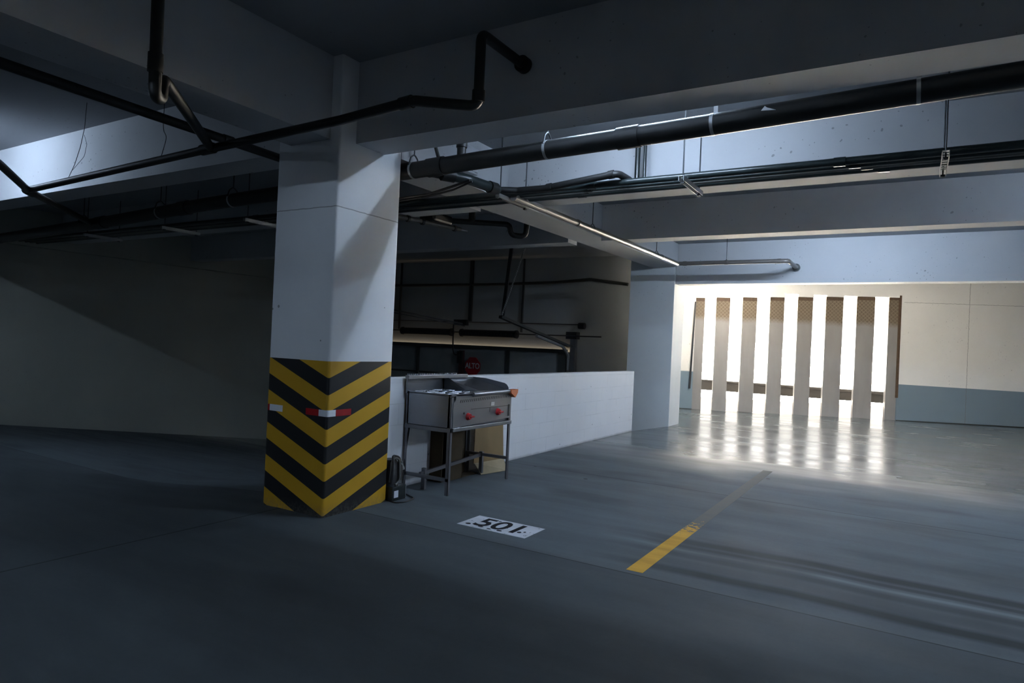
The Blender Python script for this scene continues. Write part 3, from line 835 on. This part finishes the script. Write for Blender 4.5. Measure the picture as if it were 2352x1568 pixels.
# ------------------------------------------------------------------ griddle
gx0, gx1, gy0, gy1 = -4.11, -3.574, 4.875, 5.93
GR = thing('griddle', 'stainless steel gas griddle on tall legs against the low white wall', 'griddle', (-3.84, 5.4, 0))
def leg(x, y, zt, a=.034):
    sx = 1 if x > -3.85 else -1; sy = 1 if y > 5.4 else -1
    bm = bmesh.new()   # angle section
    t = .004
    bm_box(bm, (min(x, x - sx * a), min(y, y - sy * t), 0), (max(x, x - sx * a), max(y, y - sy * t), zt))
    bm_box(bm, (min(x, x - sx * t), min(y, y - sy * a), 0), (max(x, x - sx * t), max(y, y - sy * a), zt))
    o = link('leg', bm, 'leg_steel', GR)
    return o
for x in (gx0, gx1):
    for y in (gy0, gy1): leg(x, y, .90 if x == gx1 else .92)
# front panel with notched upper left corner
pf = [(gy0 + .03, .618), (gy1 - .03, .645), (gy1 - .0, .905), (gy0 + .065, .92), (gy0 + .065, .875), (gy0 + .03, .845)]
prism_obj('front_panel', [(gx1 - .012, y, z) for y, z in pf], (.016, 0, 0), 'steel', GR)
bm = bmesh.new()
for k in range(27):
    y = 5.005 + k * .0325
    bm_prism(bm, [(gx1 + .0045, y, .845 + k * .0006), (gx1 + .0045, y + .008, .845 + k * .0006), (gx1 + .0045, y + .020, .872 + k * .0006), (gx1 + .0045, y + .012, .872 + k * .0006)], (.001, 0, 0))
o = link('vent_slots', bm, 'black_plastic', GR); o.parent = [c for c in GR.children if c.name.startswith('front_panel')][0]
# tray seam lines on the front
bm = bmesh.new(); bm_box(bm, (gx1 + .004, 5.19, .772), (gx1 + .0055, 5.90, .777)); bm_box(bm, (gx1 + .004, 5.515, .73), (gx1 + .0055, 5.52, .775)); bm_box(bm, (gx1 + .004, 5.60, .79), (gx1 + .0055, 5.604, .82))
link('drip_tray_seam', bm, 'dark_steel', GR)
box_obj('side_slot', (gx1 + .004, 5.865, .665), (gx1 + .006, 5.895, .785), 'black_plastic', GR)
box_obj('label_plate', (gx1 + .004, 5.535, .79), (gx1 + .006, 5.60, .825), 'label', GR)
box_obj('front_rail', (gx1 - .03, gy0 + .02, .582), (gx1 + .022, gy1 - .01, .617), 'steel', GR, bev=.004)
# bull-nose along the front of the hotplate, orange end cap
bm = bmesh.new(); bm_tube(bm, [(gx1 + .012, 5.20, .915), (gx1 + .012, 5.86, .924)], .022, 12); bm_box(bm, (gx1 - .03, 5.20, .915), (gx1 + .010, 5.86, .942))
link('front_lip', bm, 'steel', GR, smooth=True)
prism_obj('end_cap', [(gx1 - .02, 5.855, .905), (gx1 - .02, 5.94, .858), (gx1 - .02, 5.985, .905), (gx1 - .02, 5.99, .942), (gx1 - .02, 5.855, .94)], (.065, 0, 0), 'copper', GR)
# knobs
for y, z in ((5.143, .709), (5.664, .722)):
    k_ = tube_obj('knob', [(gx1 + .004, y, z), (gx1 + .012, y, z), (gx1 + .034, y, z)], .03, 'knob', GR, seg=20, rs=[.036, .034, .026])
    kk = box_obj('pointer', (gx1 + .02, y - .008, z - .01), (gx1 + .042, y + .062, z + .006), 'knob', GR, bev=.004); kk.parent = k_
bm = bmesh.new(); bm_tube(bm, [(gx1 + .004, 5.075, .742), (gx1 + .007, 5.075, .742)], .010, 12); link('ignition_hole', bm, 'black_plastic', GR)
bm = bmesh.new(); bm_tube(bm, [(gx1 + .004, 5.75, .722), (gx1 + .02, 5.75, .722)], .008, 12); link('pilot_button', bm, 'chrome', GR)
# side panels, back, bottom
box_obj('side_panel', (gx0 + .02, gy0, .618), (gx1 - .012, gy0 + .006, .915), 'steel', GR)
box_obj('side_panel', (gx0 + .02, gy1 - .006, .618), (gx1 - .012, gy1, .905), 'steel', GR)
box_obj('body_tray', (gx0 + .02, gy0 + .01, .618), (gx1 - .02, gy1 - .01, .895), 'steel_dull', GR)
box_obj('side_rail', (gx0, gy0 - .004, .575), (gx1, gy0 + .03, .612), 'leg_steel', GR)
box_obj('side_rail', (gx0, gy1 - .03, .575), (gx1, gy1 + .004, .612), 'leg_steel', GR)
# lower stretchers
box_obj('stretcher', (gx0, gy0, .125), (gx1 - .004, gy0 + .025, .155), 'leg_steel', GR)
box_obj('stretcher', (gx0, gy1 - .025, .205), (gx1 - .004, gy1, .235), 'leg_steel', GR)
prism_obj('stretcher', [(-3.93, gy0 + .02, .135), (-3.905, gy0 + .02, .135), (-3.905, gy0 + .02, .168), (-3.93, gy0 + .02, .168)], (0, 1.01, .062), 'leg_steel', GR)
for y, zt in ((gy0 + .07, .20), (gy1 - .01, .245)):
    box_obj('foot', (-3.94, y, 0), (-3.90, y + .03, zt), 'leg_steel', GR)
# burner side: grates
bm = bmesh.new()
box_obj('burner_well', (gx0 + .03, gy0 + .008, .893), (gx1 - .02, 5.415, .899), 'dark_steel', GR)
for ix in range(2):
    for iy in range(2):
        cx = -3.97 + ix * .24; cy = 5.01 + iy * .27
        b2 = bmesh.new()
        for k in range(8):
            a = k * PI / 4
            bm_tube(b2, [(cx + .03 * math.cos(a), cy + .03 * math.sin(a), .922), (cx + .105 * math.cos(a), cy + .115 * math.sin(a), .922)], .006, 6)
        pts = [(cx + .108 * math.cos(t * PI / 8), cy + .118 * math.sin(t * PI / 8), .920) for t in range(17)]
        bm_tube(b2, pts, .006, 6)
        for k in range(4):
            a = k * PI / 2 + PI / 4
            bm_tube(b2, [(cx + .1 * math.cos(a), cy + .11 * math.sin(a), .92), (cx + .1 * math.cos(a), cy + .11 * math.sin(a), .898)], .006, 6)
        link('grate', b2, 'steel', GR, smooth=True)
        b2 = bmesh.new(); bm_tube(b2, [(cx, cy, .899), (cx, cy, .912)], .045, 16); link('burner', b2, 'dark_steel', GR, smooth=True)
boxes_obj('top_rim', [((gx0 + .02, gy0, .908), (gx1 - .01, gy0 + .012, .924)), ((gx1 - .03, gy0, .908), (gx1 + .004, 5.21, .924)), ((gx0 + .02, 5.405, .90), (gx1 - .02, 5.417, .922))], 'steel', GR)
# back guard with a toothed top
box_obj('back_guard', (gx0 + .012, gy0 - .02, .90), (gx0 + .022, 5.80, 1.045), 'steel', GR)
bg = box_obj('back_guard_lip', (gx0 + .012, gy0 - .04, 1.036), (gx0 + .06, 5.80, 1.072), 'steel', GR, bev=.003)
bm = bmesh.new()
for k in range(30):
    y = gy0 - .02 + k * .027
    bm_box(bm, (gx0 + .014, y, 1.072), (gx0 + .022, y + .014, 1.086))
o = link('vent_teeth', bm, 'steel_dull', GR); o.parent = bg
# hotplate with splash guards
box_obj('hotplate', (gx0 + .03, 5.42, .90), (gx1 - .012, 5.925, .934), 'steel_dull', GR)
box_obj('splash_back', (-4.075, 5.42, .93), (-4.067, 5.93, 1.04), 'steel', GR)
prism_obj('splash_wing', [(-4.075, 5.418, .90), (-4.075, 5.418, 1.036), (-4.02, 5.418, 1.040), (-3.827, 5.418, .945), (-3.80, 5.418, .90)], (0, .006, 0), 'steel_dull', GR)
prism_obj('splash_wing', [(-4.075, 5.926, .93), (-4.075, 5.926, 1.040), (-3.91, 5.926, 1.037), (-3.665, 5.926, 1.0), (-3.635, 5.926, .985), (-3.612, 5.926, .955), (-3.612, 5.926, .93)], (0, .006, 0), 'steel_dull', GR)
bm = bmesh.new(); bm_prism(bm, [(-4.067, 5.43, .934), (-3.62, 5.43, .934), (-4.067, 5.43, 1.03)], (0, .49, 0)); link('sloped_backplate', bm, 'steel', GR)
tag(tube_obj('gas_hose', [(-4.09, 4.93, .64), (-4.10, 4.90, .4), (-4.09, 4.86, .12), (-4.02, 4.78, .012), (-3.94, 4.62, .012), (-3.9, 4.50, .012)], .008, 'black_plastic', bend=.08, seg=8),
    'thin black hose from the back of the griddle to the floor', 'hose')

# cardboard under the griddle
CB = thing('cardboard_box', 'opened cardboard carton standing against the low wall under the griddle', 'box', (-4.0, 5.8, 0))
boxes_obj('body', [((-4.125, 5.30, .0), (-4.118, 5.97, .60)), ((-4.118, 5.30, .0), (-3.97, 5.306, .60)), ((-4.118, 5.62, .0), (-3.99, 5.626, .60)), ((-4.118, 5.30, .0), (-3.97, 5.96, .006))], 'card_shade', CB)
prism_obj('side_panel', [(-3.965, 5.40, .0), (-3.965, 5.64, .0), (-3.985, 5.64, .60), (-3.985, 5.40, .60)], (.005, 0, 0), 'card_shade', CB)
# tan panel leaning out, pale bottom flap on the floor
prism_obj('front_panel', [(-4.015, 5.925, .10), (-4.015, 6.535, .085), (-4.085, 6.60, .56), (-4.085, 6.03, .545)], (.006, 0, 0), 'card', CB)
prism_obj('bottom_flap', [(-4.01, 5.94, .10), (-4.01, 6.54, .082), (-3.815, 6.31, .002), (-3.895, 5.905, .002)], (0, 0, .005), 'card_pale', CB)

# machine on the floor between column and griddle
MC = thing('machine', 'small black portable machine with hoses on the floor between the striped column and the griddle', 'machine', (-3.95, 4.52, 0))
box_obj('base', (-4.08, 4.385, 0), (-3.80, 4.56, .125), 'smoke_plastic', MC, bev=.008)
box_obj('edge_trim', (-3.803, 4.552, .0), (-3.797, 4.562, .12), 'chrome', MC); box_obj('edge_trim', (-4.0, 4.553, .12), (-3.797, 4.563, .127), 'chrome', MC)
box_obj('label', (-3.797, 4.40, .03), (-3.795, 4.455, .09), 'tape_white', MC)
tube_obj('motor', [(-3.93, 4.47, .125), (-3.93, 4.47, .31), (-3.93, 4.47, .345)], .085, 'black_plastic', MC, seg=20, rs=[.088, .085, .06])
tube_obj('handle', [(-3.83, 4.40, .15), (-3.83, 4.41, .36), (-3.86, 4.44, .385), (-3.86, 4.53, .36), (-3.86, 4.545, .16)], .012, 'black_plastic', MC, bend=.05, seg=10)
tube_obj('hose', [(-3.85, 4.40, .16), (-3.84, 4.405, .33), (-3.84, 4.43, .37), (-3.84, 4.50, .355), (-3.84, 4.515, .16), (-3.84, 4.46, .13)], .011, 'grey_pipe', MC, bend=.05, seg=10)
tube_obj('fitting', [(-3.87, 4.56, .33), (-3.86, 4.60, .25)], .007, 'chrome', MC, seg=8)
tube_obj('fitting', [(-3.84, 4.54, .30), (-3.84, 4.565, .25)], .007, 'chrome', MC, seg=8)
tag(tube_obj('power_cord', [(-3.84, 4.38, .006), (-3.74, 4.36, .006), (-3.70, 4.44, .006), (-3.73, 4.6, .006), (-3.9, 4.68, .006), (-4.05, 4.72, .006)], .006, 'black_plastic', bend=.08, seg=8),
    'black cord lying on the floor beside the striped column', 'cord')

# ------------------------------------------------------------------ light
def area(name, loc, rot, sx, sy, power, col):
    l = bpy.data.lights.new(name, 'AREA'); l.shape = 'RECTANGLE'; l.size = sx; l.size_y = sy
    l.energy = power; l.color = col
    o = bpy.data.objects.new(name, l); COL.objects.link(o); o.location = loc; o.rotation_euler = rot; return o
# daylight leaking up between the door and its lintel
area('door_gap_daylight', (-9.7, 13.462, 1.30), (PI, 0, 0), 6.2, .03, 4, (1, .80, .55))
SKY, GLARE = 3.2, 130.0
w = bpy.data.worlds.new('world'); SC.world = w; w.use_nodes = True
bg_ = w.node_tree.nodes['Background']
# hazy white sky above the horizon, glaring sunlit paving and facades below it
wt = w.node_tree
tc = wt.nodes.new('ShaderNodeTexCoord'); sz = sepxyz(wt, tc.outputs['Generated'])
wt.links.new(mix_col(wt, mapr(wt, sz[2], -.02, .02), (1.0, .90, .74), (1.0, .97, .92)), bg_.inputs[0])
wt.links.new(mapr(wt, sz[2], -.02, .02, GLARE, SKY), bg_.inputs[1])
sn = bpy.data.lights.new('sun', 'SUN'); sn.energy = 30; sn.angle = .01; sn.color = (1, .95, .86)
so = bpy.data.objects.new('sun', sn); COL.objects.link(so)
so.rotation_euler = (-(E * .5 + Vector((0, 0, 1.0)) - NRM * .12)).to_track_quat('-Z', 'Y').to_euler()   # high, raking along the wall
p_ = area('sky_portal', tuple(wp((S0 + S1) / 2, 1.5, -.33)), (PI / 2, 0, math.atan2(E.y, E.x)), 5.0, 3.0, 1, (1, 1, 1))
p_.data.cycles.is_portal = True

SC.view_settings.view_transform = 'Standard'; SC.view_settings.look = 'None'
SC.view_settings.exposure = 0; SC.view_settings.gamma = 1; SC.view_settings.use_curve_mapping = False
SC.cycles.use_denoising = True
SC.cycles.max_bounces = 8; SC.cycles.diffuse_bounces = 5; SC.cycles.glossy_bounces = 5
SC.cycles.sample_clamp_indirect = 80
SC.cycles.caustics_reflective = True; SC.cycles.caustics_refractive = False; SC.cycles.blur_glossy = .3
SC.cycles.use_light_tree = True
